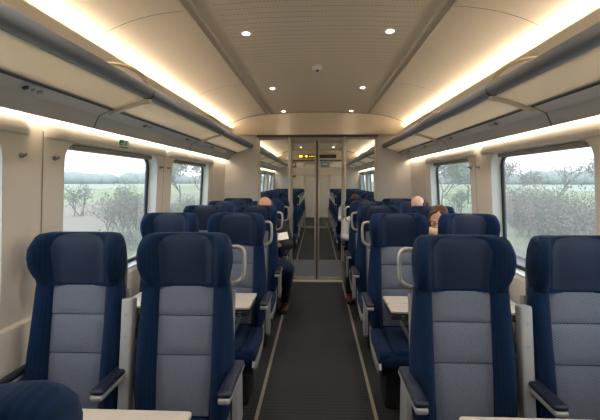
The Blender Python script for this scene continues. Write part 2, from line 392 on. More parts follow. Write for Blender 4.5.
# ------------------------------------------------------------------ luggage racks
def rack(s, y0, y1, joints, label):
    e = empty('luggage_rack', (s*1.2, y0, 1.9)); tag(e, label, 'luggage rack')
    off = Matrix.Translation((-s*1.2, -y0, -1.9))
    def B(m, n, ma, sm=None): return m.build(n, ma, e, sm)
    cuts = [y0]+joints+[y1]
    for a, b in zip(cuts, cuts[1:]):
        t = MB(); g = .004
        # slightly oval nose tube with a slot underneath
        prof = [(s*(1.0-.040*math.cos(q)), 2.07+.036*math.sin(q)+.004*math.cos(q)) for q in [2*PI*k/20 for k in range(20)]]
        t.prism_y(prof, a+g, b-g, off)
        B(t, 'nose_tube', 'rack_tube', 40)
        sh = MB().prism_y([(s*1.025, 2.046), (s*1.215, 1.985), (s*1.213, 1.977), (s*1.023, 2.038)], a+g*3, b-g*3, off)
        B(sh, 'glass_shelf', 'shelf_glass')
    bp = MB().prism_y([(s*1.205, 1.996), (s*1.20, 1.972), (s*1.222, 1.974), (s*1.30, 1.938), (s*1.322, 1.895), (s*1.335, 1.862), (s*1.340, 1.862), (s*1.338, 1.90), (s*1.375, 1.90), (s*1.372, 1.95), (s*1.30, 1.975)], y0, y1, off)
    B(bp, 'base_panel', 'rack_grey', 30)
    ln = MB().prism_y([(s*1.198, 1.974), (s*1.214, 1.964), (s*1.224, 1.968), (s*1.208, 1.980)], y0, y1, off)
    B(ln, 'shelf_channel', 'table_edge')
    for y in joints:
        b = MB()
        P = spline([(s*.985, y, 2.03), (s*1.05, y, 2.018), (s*1.14, y, 1.99), (s*1.23, y, 1.955)], k=5)
        b.loft([[(p[0], y-.022, p[2]), (p[0], y+.022, p[2]), (p[0], y+.018, p[2]-.018), (p[0], y-.018, p[2]-.018)] for p in P], M=off)
        B(b, 'bracket', 'rack_metal', 40)
        r = MB(); r.tube([(s*1.0, y-.006, 2.07), (s*1.0, y+.006, 2.07)], .0405, 20, off); B(r, 'joint_ring', 'groove')
        H = spline([(s*.985, y, 2.10), (s*1.03, y, 2.165), (s*1.10, y, 2.215), (s*1.20, y, 2.24), (s*1.325, y, 2.245)], k=6)
        h = MB().tube(H, .010, 8, off); hoop = B(h, 'divider_rim', 'rack_metal', 60)
        gl = MB(); n = len(H)
        low = [(s*(1.0+.325*i/(n-1)), 0, 2.07-.09*i/(n-1)) for i in range(n)]
        gl.loft([[(a[0], y-.003, a[2]) for a in H]+[(a[0], y-.003, a[2]) for a in reversed(low)], [(a[0], y+.003, a[2]) for a in H]+[(a[0], y+.003, a[2]) for a in reversed(low)]], M=off)
        B(gl, 'divider_panel', 'divider_glass')
        c = MB().prism_y([(s*1.214, 1.975), (s*1.30, 1.936), (s*1.322, 1.893), (s*1.335, 1.861), (s*1.3335, 1.8605), (s*1.320, 1.8915), (s*1.299, 1.9345), (s*1.213, 1.9735)], y-.003, y+.003, off)
        B(c, 'panel_joint', 'groove')
    # reading lights in the base panel
    yy = y0+1.05-.4
    k = 0
    ys = [y for y in READ if y0 < y < y1]
    for y in ys:
        cx, cz = s*1.258, 1.956; ang = math.atan2(.036, .078)
        M = off @ Matrix.Translation((cx, y, cz)) @ Matrix.Rotation(s*ang, 4, 'Y')
        r = MB().rbox((-.024, -.075, -.004), (.024, .075, .003), .022, M, rz=.002); pr = B(r, 'reading_light', 'rack_grey', 40)
        for d in (-.045, 0, .045):
            q = MB().cyl((0, d, -.009), .014 if d else .009, .006, 14, 2, M)
            lens = q.build('lens', 'black' if d < 0 else 'steel', pr, 40)
    # rounded end of the rack at the glass partition
    return e
READ = [.9, 1.75, 2.95, 3.9, 4.8, 5.6, 7.5, 9, 10.5, 12]
rack(-1, Y0, YP-.02, [.585, 2.365, 4.145], 'grey luggage rack with frosted shelf running along the left wall, near saloon')
rack(1, Y0, YP-.02, [.585, 2.365, 4.145], 'grey luggage rack with frosted shelf running along the right wall, near saloon')
rack(-1, YP+.14, YF-.02, [8.0, 9.8, 11.6], 'grey luggage rack on the left wall seen beyond the glass doors')
rack(1, YP+.14, YF-.02, [8.0, 9.8, 11.6], 'grey luggage rack on the right wall seen beyond the glass doors')

# ------------------------------------------------------------------ bulkheads with glass partition
def bulkhead(Y, n):
    # arched header, side panels
    top = [(-1.40, 2.30), (-1.37, 2.34), (-1.27, 2.395), (-1.05, 2.46), (-.74, 2.50), (0, 2.52), (.74, 2.50), (1.05, 2.46), (1.27, 2.395), (1.37, 2.34), (1.40, 2.30)]
    top = [(x, z) for x, _, z in spline([(x, 0, z) for x, z in top], k=4)]
    # the header is dropped: its upper part fills to the ceiling
    h = MB(); prof = [(-1.34, 2.235)]+[(max(-1.42, min(1.42, x)), z+.075) for x, z in top]+[(1.34, 2.235)]
    h.prism_y(prof, Y-.12, Y+.1)
    struct(h.build('wall_header', 'header'))
    J = [(x, Y-.123, z) for x, _, z in spline([(x, 0, z) for x, z in [(-1.395, 2.33), (-1.34, 2.362), (-1.27, 2.405), (-1.17, 2.452), (-1.05, 2.492), (-.90, 2.522), (-.74, 2.538), (-.3, 2.562), (0, 2.565), (.3, 2.562), (.74, 2.538), (.90, 2.522), (1.05, 2.492), (1.17, 2.452), (1.27, 2.405), (1.34, 2.362), (1.395, 2.33)]], k=3)]
    jt = MB(); jt.loft([[(x, y, z-.009) for x, y, z in J], [(x, y, z) for x, y, z in J]], cap=False, closed=False); struct(jt.build('trim_%d' % nextn(), 'groove'))
    lip = MB().box((-.90, Y-.10, 2.205), (.90, Y+.08, 2.235)); struct(lip.build('trim_%d' % nextn(), 'groove'))
    for s in (-1, 1):
        a, b = sorted((s*.895, s*1.47))
        struct(MB().rbox((a, Y-.055, 0), (b, Y+.055, 2.24), .012).build('wall_partition', 'wall_grey', smooth=40))
    g = empty('trim_%d' % nextn(), (0, Y, 0)); struct(g)
    fr = MB()
    for x0, x1 in ((-.90, -.865), (-.435, -.395), (.395, .435), (.865, .90)):
        fr.rbox((x0, -.062, 0), (x1, .04, 2.21), .006, n=2)
    fr.box((-.87, -.035, 2.17), (.87, .035, 2.21)); fr.box((-.87, -.03, 0), (-.43, .03, .045)); fr.box((.43, -.03, 0), (.87, .03, .045))
    fr.build('post_frame', 'door_metal', g, 40)
    for s in (-1, 1):
        MB().box((min(s*.43, s*.868), -.006, .04), (max(s*.43, s*.868), .006, 2.175)).build('glass', 'partition_glass', g)
        # each sliding leaf
        d = empty('door_%d' % (n+(0 if s < 0 else 1)), (0, Y, 0)); struct(d)
        x0, x1 = sorted((s*.008, s*.405))
        f = MB(); f.rbox((x0, .045, .01), (x0+.028, .075, 2.18), .004, n=2); f.rbox((x1-.030, .045, .01), (x1, .075, 2.18), .004, n=2)
        f.box((x0, .048, .01), (x1, .072, .055)); f.box((x0, .048, 2.12), (x1, .072, 2.18))
        f.build('door_frame', 'door_metal', d, 40)
        MB().box((x0+.028, .056, .05), (x1-.028, .064, 2.125)).build('door_glass', 'partition_glass', d)
        MB().box((x0+.030, .052, 1.645), (x1-.030, .055, 1.755)).build('etched_band', 'etched', d)
        MB().rbox((s*.0055-.0045, .040, .02), (s*.0055+.0045, .080, 2.17), .002, n=2).build('rubber_edge', 'rubber', d, 40)
    # aluminium threshold
    struct(MB().rbox((-.88, Y-.06, 0), (.88, Y+.10, .012), .004).build('trim_%d' % nextn(), 'door_metal'))
bulkhead(YP, 1); bulkhead(YF, 3)

# ------------------------------------------------------------------ downlights, smoke detector
dl = empty('ceiling_light', (0, 0, 0))
MB().tube([(0, 0, -.006), (0, 0, .004)], [.038, .040], 24).build('trim_ring', 'plastic_white', dl, 40)
MB().cyl((0, 0, -.010), .022, .006, 20).build('lens', 'spot_light', dl, 40)
names = {2.78: 'near the detector end, first pair', 4.40: 'second pair down the ceiling', 5.60: 'pair closest to the glass partition', 1.1: 'pair right above the front tables'}
first = True
for y, w in [(1.1, 'pair over the front tables'), (2.78, 'largest pair in front of the smoke detector'), (4.40, 'pair just behind the smoke detector'), (5.83, 'pair closest to the glass partition'),
             (7.3, 'first pair beyond the glass doors'), (8.9, 'second pair beyond the glass doors'), (10.5, 'third pair beyond the glass doors'), (12.0, 'last pair beyond the glass doors')]:
    for s in (-1, 1):
        if first:
            ld = bpy.data.lights.new('downlight', 'SPOT'); ld.energy = SPOT_W; ld.color = (1, .95, .88); ld.spot_size = math.radians(150); ld.spot_blend = 1; ld.shadow_soft_size = .03
            lo = bpy.data.objects.new('downlight_lamp', ld); COL.objects.link(lo); lo.parent = dl; lo.location = (0, 0, -.02)
        o = dl if first else copy_tree(dl); first = False
        o.location = (s*.485, y, 2.555)
        if abs(y-5.83) < .01:
            for ch in o.children:
                if ch.type == 'LIGHT': ch.data = ch.data.copy(); ch.data.spot_size = math.radians(80); ch.data.energy = SPOT_W*.2
        if y > YP:
            for ch in o.children:
                if ch.type == 'LIGHT': ch.data = ch.data.copy(); ch.data.energy = SPOT_W*.45; ch.data.spot_size = math.radians(130)
        tag(o, 'round recessed downlight, %s of the %s' % ('left' if s < 0 else 'right', w), 'ceiling light', 'recessed ceiling downlights')
sd = empty('smoke_detector', (0, 3.62, 2.563)); tag(sd, 'small white smoke detector in the middle of the ceiling panel', 'smoke detector')
MB().tube([(0, 0, 0), (0, 0, -.012), (0, 0, -.03), (0, 0, -.036)], [.050, .049, .046, .04], 24).build('housing', 'plastic_white', sd, 50)
MB().cyl((0, 0, -.046), .012, .012, 16).build('sensor', 'black', sd, 50)

# ------------------------------------------------------------------ exit sign, coat hooks, display, notices
def X3(s, z): return s*wx(z)
es = empty('exit_sign', (-1.352, 2.77, 1.808)); es.rotation_euler = (0, math.radians(11), 0)
tag(es, 'small green emergency exit sign with a white running figure above the left window', 'sign')
MB().rbox((-.003, -.062, -.027), (.003, .062, .027), .002).build('plate', 'sign_green', es)
q = MB(); x0, x1 = .003, .0042
q.box((x0, -.012, -.020), (x1, -.008, .020)); q.box((x0, .020, -.020), (x1, .024, .020)); q.box((x0, -.012, .016), (x1, .024, .020))   # door
q.cyl((x0, .004, .010), .0045, .0012, 12, 0)
def seg(a, b, r): q.add([(x, p[0]+dx, p[1]+dz) for x in (x0, x1) for p, (dx, dz) in ((a, (-r, 0)), (a, (r, 0)), (b, (r, 0)), (b, (-r, 0)))], [(0, 1, 2, 3), (7, 6, 5, 4), (0, 4, 5, 1), (2, 6, 7, 3)])
seg((.004, .006), (.001, -.006), .003); seg((.001, -.006), (.008, -.018), .002); seg((.001, -.006), (-.006, -.014), .002); seg((.004, .003), (.013, .0), .0018); seg((.003, .003), (-.005, -.001), .0018)
q.box((x0, -.050, -.003), (x1, -.030, .003)); q.add([(x, a, b) for x in (x0, x1) for a, b in ((-.030, -.010), (-.018, 0), (-.030, .010))], [(0, 1, 2), (5, 4, 3)])
q.box((x0, .036, -.016), (x1, .052, .016))
q.build('pictogram', 'sign_white', es)
hk = empty('coat_hook')
MB().tube([(0, 0, 0), (.006, 0, 0)], .013, 16).build('rosette', 'steel', hk, 40)
MB().tube(spline([(.004, 0, 0), (.014, 0, -.002), (.024, 0, .002), (.027, 0, .010)], k=5), [.0055]*15+[.0085], 10).build('hook', 'steel', hk, 60)
first = True
for s, y, w in ((-1, 1.84, 'left wall, nearer the camera'), (-1, 2.08, 'left wall, beside the big window'), (1, 3.52, 'right pier, left one of two'), (1, 3.70, 'right pier, right one of two'), (1, 1.84, 'right wall at the picture edge'), (-1, 3.52, 'left pier above the seats'), (-1, 3.70, 'left pier between the two windows')):
    if w.startswith('right wall at'): continue
    o = hk if first else copy_tree(hk); first = False
    o.location = (s*(wx(1.67)), y, 1.67); o.rotation_euler = (0, 0, 0 if s < 0 else PI)
    if s > 0: w = 'right pier, nearer one' if y < 3.6 else 'right pier, farther one'
    tag(o, 'small round metal coat hook on the %s' % w, 'coat hook', 'coat hooks on the window piers')
dp = empty('information_display', (0, YF-.125, 2.345)); tag(dp, 'long dark passenger information display with amber symbols over the far doors', 'display')
MB().rbox((-.62, -.05, -.055), (.62, .005, .055), .008).build('housing', 'screen', dp, 40)
a = MB(); a.box((-.585, -.054, -.035), (-.47, -.05, .035)); a.cyl((-.345, -.054, 0), .038, .004, 18, 1); a.box((-.43, -.054, -.01), (-.41, -.05, .01))
for k in range(5): a.box((-.25+.05*k, -.054, -.016), (-.225+.05*k, -.05, .012))
a.build('symbols', 'amber', dp)
for x, z, w, h, m_, lb in ((-.78, 2.06, .20, .20, 'red', 'upper red notice behind the left door leaf beside the far doors'), (-.80, 1.74, .22, .15, 'red', 'lower red notice behind the left door leaf beside the far doors'), (.26, 2.08, .26, .15, 'sign_blue', 'pale blue notice on the far right door leaf')):
    if x > 0: yy = YF-.02
    else: yy = YF-.06
    o = MB().box((x-w/2, yy-.03, z-h/2), (x+w/2, yy-.02, z+h/2)).build('notice', m_); tag(o, lb, 'notice')
    k = MB().box((x-w*.32, yy-.032, z-h*.1), (x+w*.32, yy-.03, z+h*.3)).build('printed_field', 'sign_white' if x > 0 else 'shirt', o)

# ------------------------------------------------------------------ seats
def lean(z): return -.185*max(0, 1.07-z)-.02*max(0, z-1.07)*0
def head_loop(z, w, d, t, back):
    # half profile: x, y (forward is -y)
    P = [(0, 0), (.09, -.003), (.126, -.014), (.150, -.050*d), (.168, -.086*d), (.190, -.094*d), (.209, -.074*d), (.219, -.025), (.213, .035), (.17, .066), (0, .078)]
    pts = [(x*w/.222, (y if y < 0 else y*t)) for x, y in P]
    full = pts+[(-x, y) for x, y in reversed(pts[1:-1])]
    sp = spline([(x, y, 0) for x, y in full], closed=True, k=3)
    return [(x, y+back+lean(z), z) for x, y, _ in sp]
def make_seat(aisle):
    """seat facing -y; aisle = -1/+1 gives the side of its aisle armrest and handle, 0 = window seat (armrest on the wall side)"""
    e = empty('train_seat')
    def B(m, n, ma, sm=40, p=None): return m.build(n, ma, p or e, sm)
    # headrest with wings
    lv = [(1.048, .190, .30, .9, .0), (1.055, .203, .42, 1, 0), (1.08, .207, .58, 1, 0), (1.11, .213, .82, 1, 0), (1.15, .220, 1.0, 1, 0), (1.195, .224, 1.02, 1, 0), (1.235, .221, .92, 1, 0), (1.262, .214, .72, .97, .002), (1.283, .205, .50, .9, .006), (1.296, .190, .28, .75, .012), (1.301, .165, .1, .5, .02)]
    h = MB().loft([head_loop(*l) for l in lv]); hd = B(h, 'headrest', 'navy', 60)
    pm = MB(); rows = []
    for z, f in ((1.060, .93), (1.085, .95), (1.12, .97), (1.18, 1.0), (1.23, 1.03), (1.265, 1.06), (1.285, 1.08), (1.298, 1.10)):
        hw = .128*f; row = []
        for k in range(13):
            u = -1+2*k/12; x = u*hw; yy = -.006-.018*max(0, (abs(x)-.10)/.03)**1.5*min(1, (1.32-z)*8) - .010*(1-u*u)*math.sin(PI*min(1, (z-1.06)/.22))
            if z > 1.28: yy += (z-1.28)*1.1
            row.append((x, yy+lean(z), z))
        rows.append(row)
    front = rows; vs = [[*r, *[(x*.97, y+.03, z) for x, y, z in reversed(r)]] for r in rows]
    pm.loft(vs); B(pm, 'headrest_pad', 'navy_leather', 50, hd)
    # backrest body with side bolsters
    def body_loop(z, w, bol):
        P = [(0, .015), (.115, .012), (.132, -.012*bol), (.155, -.042*bol), (.185, -.050*bol), (.207, -.030*bol), (w, .0), (w-.006, .04), (w-.04, .062), (0, .072)]
        full = P+[(-x, y) for x, y in reversed(P[1:-1])]
        sp = spline([(x, y, 0) for x, y in full], closed=True, k=3)
        return [(x, y+lean(z), z) for x, y, _ in sp]
    b = MB().loft([body_loop(z, w, k) for z, w, k in ((.44, .19, .6), (.47, .219, .8), (.60, .236, 1.6), (.75, .233, 1.5), (.88, .225, 1.2), (.98, .216, .95), (1.04, .209, .8), (1.068, .204, .6), (1.076, .19, .4))])
    B(b, 'backrest', 'navy', 60)
    # grey woven centre panel in three pads
    g = MB(); secs = [(.470, .735), (.740, .912), (.917, 1.050)]
    for z0, z1 in secs:
        loops = []
        for k in range(9):
            t = k/8; z = z0+(z1-z0)*t; puff = .010*(1-(2*t-1)**4)
            hw = .124+.014*(z-.5)/.56
            r = []
            for j in range(11):
                u = -1+2*j/10; r.append((u*hw, .010-.012-puff*(1-u**6)+lean(z), z))
            r += [(x, y+.03, zz) for x, y, zz in reversed(r)]
            loops.append(r)
        g.loft(loops)
    B(g, 'centre_panel', 'grey_weave', 50)
    # cushion
    c = MB(); c.rbox((-.212, -.57, .335), (.212, -.06, .445), .05); c.rbox((-.218, -.56, .345), (-.13, -.08, .462), .035); c.rbox((.13, -.56, .345), (.218, -.08, .462), .035)
    cu = B(c, 'seat_cushion', 'navy', 50)
    B(MB().rbox((-.128, -.55, .40), (.128, -.09, .462), .03), 'seat_panel', 'navy', 50, cu)
    # hard grey shell behind
    sh = MB(); L_ = []
    for z, w in ((.36, .17), (.40, .195), (.60, .218), (.90, .214), (1.05, .205), (1.15, .210), (1.24, .205), (1.275, .18)):
        o = lean(z); L_.append([(-w, .050+o, z), (-w*.8, .082+o, z), (0, .098+o, z), (w*.8, .082+o, z), (w, .050+o, z), (0, .04+o, z)])
    sh.loft(L_); B(sh, 'back_shell', 'shell', 60)
    # side frames running down the back and forward under the cushion
    for s in (-1, 1):
        path = [(.055+lean(1.02), 1.02), (.05+lean(.9), .90), (.045+lean(.7), .70), (.02+lean(.5), .50), (-.14, .37), (-.30, .32), (-.50, .325), (-.575, .37)]
        pp = spline([(0, y, z) for y, z in path], k=4)
        x0, x1 = sorted((s*.206, s*.222)); f = MB(); loops = []
        for i, p in enumerate(pp):
            a = Vector(pp[max(i-1, 0)]); d = (Vector(pp[min(i+1, len(pp)-1)])-a).normalized(); nn = Vector((0, -d.z, d.y))*.019
            loops.append([(x0, p[1]+nn.y, p[2]+nn.z), (x1, p[1]+nn.y, p[2]+nn.z), (x1, p[1]-nn.y, p[2]-nn.z), (x0, p[1]-nn.y, p[2]-nn.z)])
        f.loft(loops); B(f, 'side_frame', 'arm_grey', 40)
    # armrests
    def armrest(x, up):
        a = MB(); a.rbox((x-.026, -.325, .645), (x+.026, .02, .672), .012, rz=.01)
        a.prism_x([(.02, .67), (-.05, .67), (-.10, .60), (-.12, .40), (-.06, .36), (.02, .40)], x-.012, x+.012)
        ar = B(a, 'armrest', 'arm_grey', 45)
        B(MB().rbox((x-.029, -.32, .668), (x+.029, .0, .694), .016, rz=.011), 'armrest_pad', 'arm_pad', 45, ar)
        if up:
            u = MB(); M = Matrix.Translation((x*.92, -.10, .66)) @ Matrix.Rotation(math.radians(-9), 4, 'X')
            u.rbox((-.026, -.03, -.32), (.026, .03, .345), .010, M); us = B(u, 'upright', 'arm_grey', 45)
            for dz in (.27, .17, .03): B(MB().cyl((0, -.0315, dz), .005, .003, 10, 1, M), 'screw', 'steel', 45, us)
    if aisle:
        armrest(aisle*.246, False); armrest(-aisle*.283, True)
        H = spline([(aisle*.195, .075, 1.225), (aisle*.235, .072, 1.227), (aisle*.258, .070, 1.212), (aisle*.264, .070, 1.17), (aisle*.262, .066, 1.11), (aisle*.255, .064, 1.075), (aisle*.23, .062, 1.055), (aisle*.19, .060, 1.046)], k=5)
        B(MB().tube(H, .0105, 10), 'grab_handle', 'handle_metal', 60)
    # pedestal
    p = MB(); p.rbox((-.15, -.42, .0), (.15, -.16, .30), .02); p.box((-.19, -.50, .27), (.19, -.06, .345)); B(p, 'pedestal', 'base', 40)
    return e
def tray(parent, open_, wall=0):
    t = empty('tray_table'); t.parent = parent
    if open_:
        y0, y1 = .70, 1.04
        a = MB(); a.rbox((-.178, y0, .702), (.178, y0+.165, .722), .028, rz=.004); a.rbox((-.178, y0+.169, .702), (.178, y1, .722), .012, rz=.004)
        a.build('leaf', 'table_top', t, 40)
        b = MB(); b.rbox((-.172, y0+.006, .655), (.172, y1-.004, .700), .014, rz=.006); b.build('underframe', 'table_edge', t, 40)
        h = MB()
        for x in (-.10, -.04, .05, .11): h.box((x-.012, y0+.001, .683), (x+.012, y0+.008, .690)); h.box((x-.012, y0+.001, .666), (x+.012, y0+.008, .672))
        h.build('hinge', 'steel', t)
        for s in (-1, 1):
            MB().tube([(s*.12, .02, .585), (s*.12, .35, .635), (s*.12, y0+.1, .66)], .011, 8).build('support_arm', 'base', t, 50)
    else:
        M = Matrix.Translation((0, .08+lean(.70), .72)) @ Matrix.Rotation(math.radians(-10), 4, 'X')
        MB().rbox((-.18, .0, -.12), (.18, .022, .13), .01, M).build('leaf', 'table_top', t, 40)
    return t
ROWS = [1.86, 3.06, 4.02, 4.94, 5.74]
protoA = {-1: make_seat(-1), 1: make_seat(1)}   # aisle on -x (right hand seats) / +x (left hand seats)
protoW = make_seat(0)
# a wall-side armrest for the window seats is part of the prototype pair below
def wall_arm(root, s):
    x = s*.245
    a = MB().rbox((x-.02, -.40, .628), (x+.02, .0, .655), .012, rz=.01).prism_x([(.0, .655), (-.10, .60), (-.12, .40), (-.02, .38)], x-.01, x+.01).build('armrest', 'arm_grey', root, 45)
    MB().rbox((x-.022, -.395, .650), (x+.022, -.02, .674), .014, rz=.01).build('armrest_pad', 'arm_pad', a, 45)
protoWL = protoW; protoWR = copy_tree(protoW)
wall_arm(protoWL, -1); wall_arm(protoWR, 1)
# prototypes with stowed trays; first-row seats get open trays
protos = {('l', 'a'): protoA[1], ('l', 'w'): protoWL, ('r', 'a'): protoA[-1], ('r', 'w'): protoWR}
open_protos = {k: copy_tree(v) for k, v in protos.items()}
for v in protos.values(): tray(v, False)
for v in open_protos.values(): tray(v, True)
used = set()
def get(k, opn):
    src = (open_protos if opn else protos)[k]
    if (k, opn) in used: return copy_tree(src)
    used.add((k, opn)); return src
ORD = ['front', 'second', 'third', 'fourth', 'fifth', 'sixth']
pos = {('l', 'a'): -.62, ('l', 'w'): -1.14, ('r', 'a'): .62, ('r', 'w'): 1.14}
def place(k, y, opn, label, group, rz=0, z=1.0, x=None):
    o = get(k, opn); o.location = (pos[k] if x is None else x, y, 0); o.rotation_euler = (0, 0, rz); o.scale = (1, 1, z)
    tag(o, label, 'train seat', group); return o
for i, y in enumerate(ROWS):
    for k in protos:
        sd = 'left' if k[0] == 'l' else 'right'; w = 'aisle' if k[1] == 'a' else 'window'
        dx, dy = ({'a': .035, 'w': .035}[k[1]], -.035) if (i == 0 and k[0] == 'r') else (0, 0)
        place(k, y+dy, i == 0, 'navy and grey winged train seat, %s row on the %s, %s seat%s' % (ORD[i], sd, w, ' with grab handle' if w == 'aisle' else ''), 'seats in the near saloon', x=pos[k]+dx)
    
# nearest seat, facing away at the bottom left corner
place(('r', 'a'), .59, False, 'dark navy headrest top of the nearest seat, cut off in the bottom left corner', 'seats in the near saloon', rz=PI, z=.948, x=-.625)
FR = [8.35, 9.3, 10.25, 11.2, 12.15, 12.9]
for i, y in enumerate(FR[:5]+[12.95]):
    for k in protos:
        sd = 'left' if k[0] == 'l' else 'right'; w = 'aisle' if k[1] == 'a' else 'window'
        place(k, y, False, 'navy train seat beyond the glass doors, %s row back, %s of the aisle, %s seat' % (['first', 'second', 'third', 'fourth', 'fifth', 'sixth'][i], sd, w), 'seats in the far saloon')

# ------------------------------------------------------------------ bay tables in front
def bay_table(s, x0, xm, x1, y0, y1, label):
    e = empty('bay_table', (s*(x0+x1)/2, (y0+y1)/2, 0)); tag(e, label, 'table'); off = Matrix.Translation((-e.location.x, -e.location.y, 0))
    for a, b in ((x0, xm-.003), (xm+.003, x1)):
        p, q = sorted((s*a, s*b)); MB().rbox((p, y0, .700), (q, y1, .722), .018, off, rz=.006).build('leaf', 'table_top', e, 40)
    p, q = sorted((s*(x0+.02), s*(x1-.02))); MB().box((p, y0+.02, .672), (q, y1-.02, .699), off).build('underframe', 'table_edge', e)
    xx = s*(x0+.50); MB().rbox((xx-.03, y1-.16, 0), (xx+.03, y1-.08, .675), .015, off).build('pedestal', 'arm_grey', e, 40)
    return e
bay_table(1, .50, .985, 1.40, .92, 1.385, 'pale two-leaf table at the bottom edge of the picture, right of the aisle')
bay_table(-1, .447, .95, 1.40, .98, 1.375, 'pale two-leaf table at the bottom edge of the picture, left of the aisle')

# ------------------------------------------------------------------ people
def person_mesh(name, build, m, parent, vox=.008, sm=3):
    mb = MB(); build(mb); o = mb.build(name, m, parent)
    r = o.modifiers.new('r', 'REMESH'); r.mode = 'VOXEL'; r.voxel_size = vox; r.use_smooth_shade = True
    s_ = o.modifiers.new('s', 'SMOOTH'); s_.iterations = sm; s_.factor = .5
    return o
def limb(mb, pts, rs):
    P = [Vector(p) for p in pts]; Q = []; R = []
    for i in range(len(P)-1):
        for k in range(5): Q.append(P[i].lerp(P[i+1], k/5)); R.append(rs[i]+(rs[i+1]-rs[i])*k/5)
    Q.append(P[-1]); R.append(rs[-1]); mb.tube(Q, R, 12)
    for p, r in zip(P, rs): mb.ell(p, (r, r, r), u=12, v=8)
def head(mb, c, M):
    T = Matrix.Translation(c) @ M
    mb.ell((0, .012, .035), (.074, .092, .085), T); mb.ell((0, -.012, -.03), (.058, .070, .078), T)
    mb.ell((0, -.045, -.078), (.028, .026, .022), T)
    mb.tube([(0, -.078, .018), (0, -.094, -.010), (0, -.104, -.026)], [.008, .011, .013], 8, T)
    mb.ell((0, -.080, -.058), (.022, .012, .007), T)
    mb.ell((-.03, -.076, .026), (.024, .012, .008), T); mb.ell((.03, -.076, .026), (.024, .012, .008), T)
    mb.ell((.035, -.058, -.015), (.022, .02, .02), T); mb.ell((-.035, -.058, -.015), (.022, .02, .02), T)
    for s in (-1, 1): mb.ell((s*.078, .012, -.006), (.009, .020, .030), T, u=10, v=8)
def hand(mb, w, d, n, side=1, curl=.6, sc=1.0):
    """wrist w, direction d of the fingers, palm normal n (the side the fingers curl to)"""
    d = Vector(d).normalized(); n = Vector(n); n = (n-d*n.dot(d)).normalized(); c = d.cross(n)*side
    w = Vector(w)
    T = Matrix((c, d, n)).transposed().to_4x4(); T.translation = w
    mb.ell((0, .045*sc, 0), (.040*sc, .052*sc, .015*sc), T)
    for k, (x, l) in enumerate(((-.030, .060), (-.010, .075), (.010, .080), (.030, .070))):
        x *= sc; l *= sc; p = [Vector((x, .080*sc, 0))]; a = .15
        for j, q in enumerate((.45, .3, .25)):
            p.append(p[-1]+Vector((0, math.cos(a), math.sin(a)))*l*q); a += curl
        mb.tube([T @ v for v in p], [.0088*sc, .0084*sc, .0078*sc, .0065*sc], 8)
        for v in p: mb.ell(T @ v, (.0082*sc,)*3, u=8, v=6)
    p = [Vector((.030*sc, .020*sc, .004)), Vector((.055*sc, .045*sc, .018)), Vector((.060*sc, .075*sc, .032))]
    mb.tube([T @ v for v in p], [.013*sc, .010*sc, .008*sc], 8); mb.ell(T @ p[-1], (.008*sc,)*3, u=8, v=6)
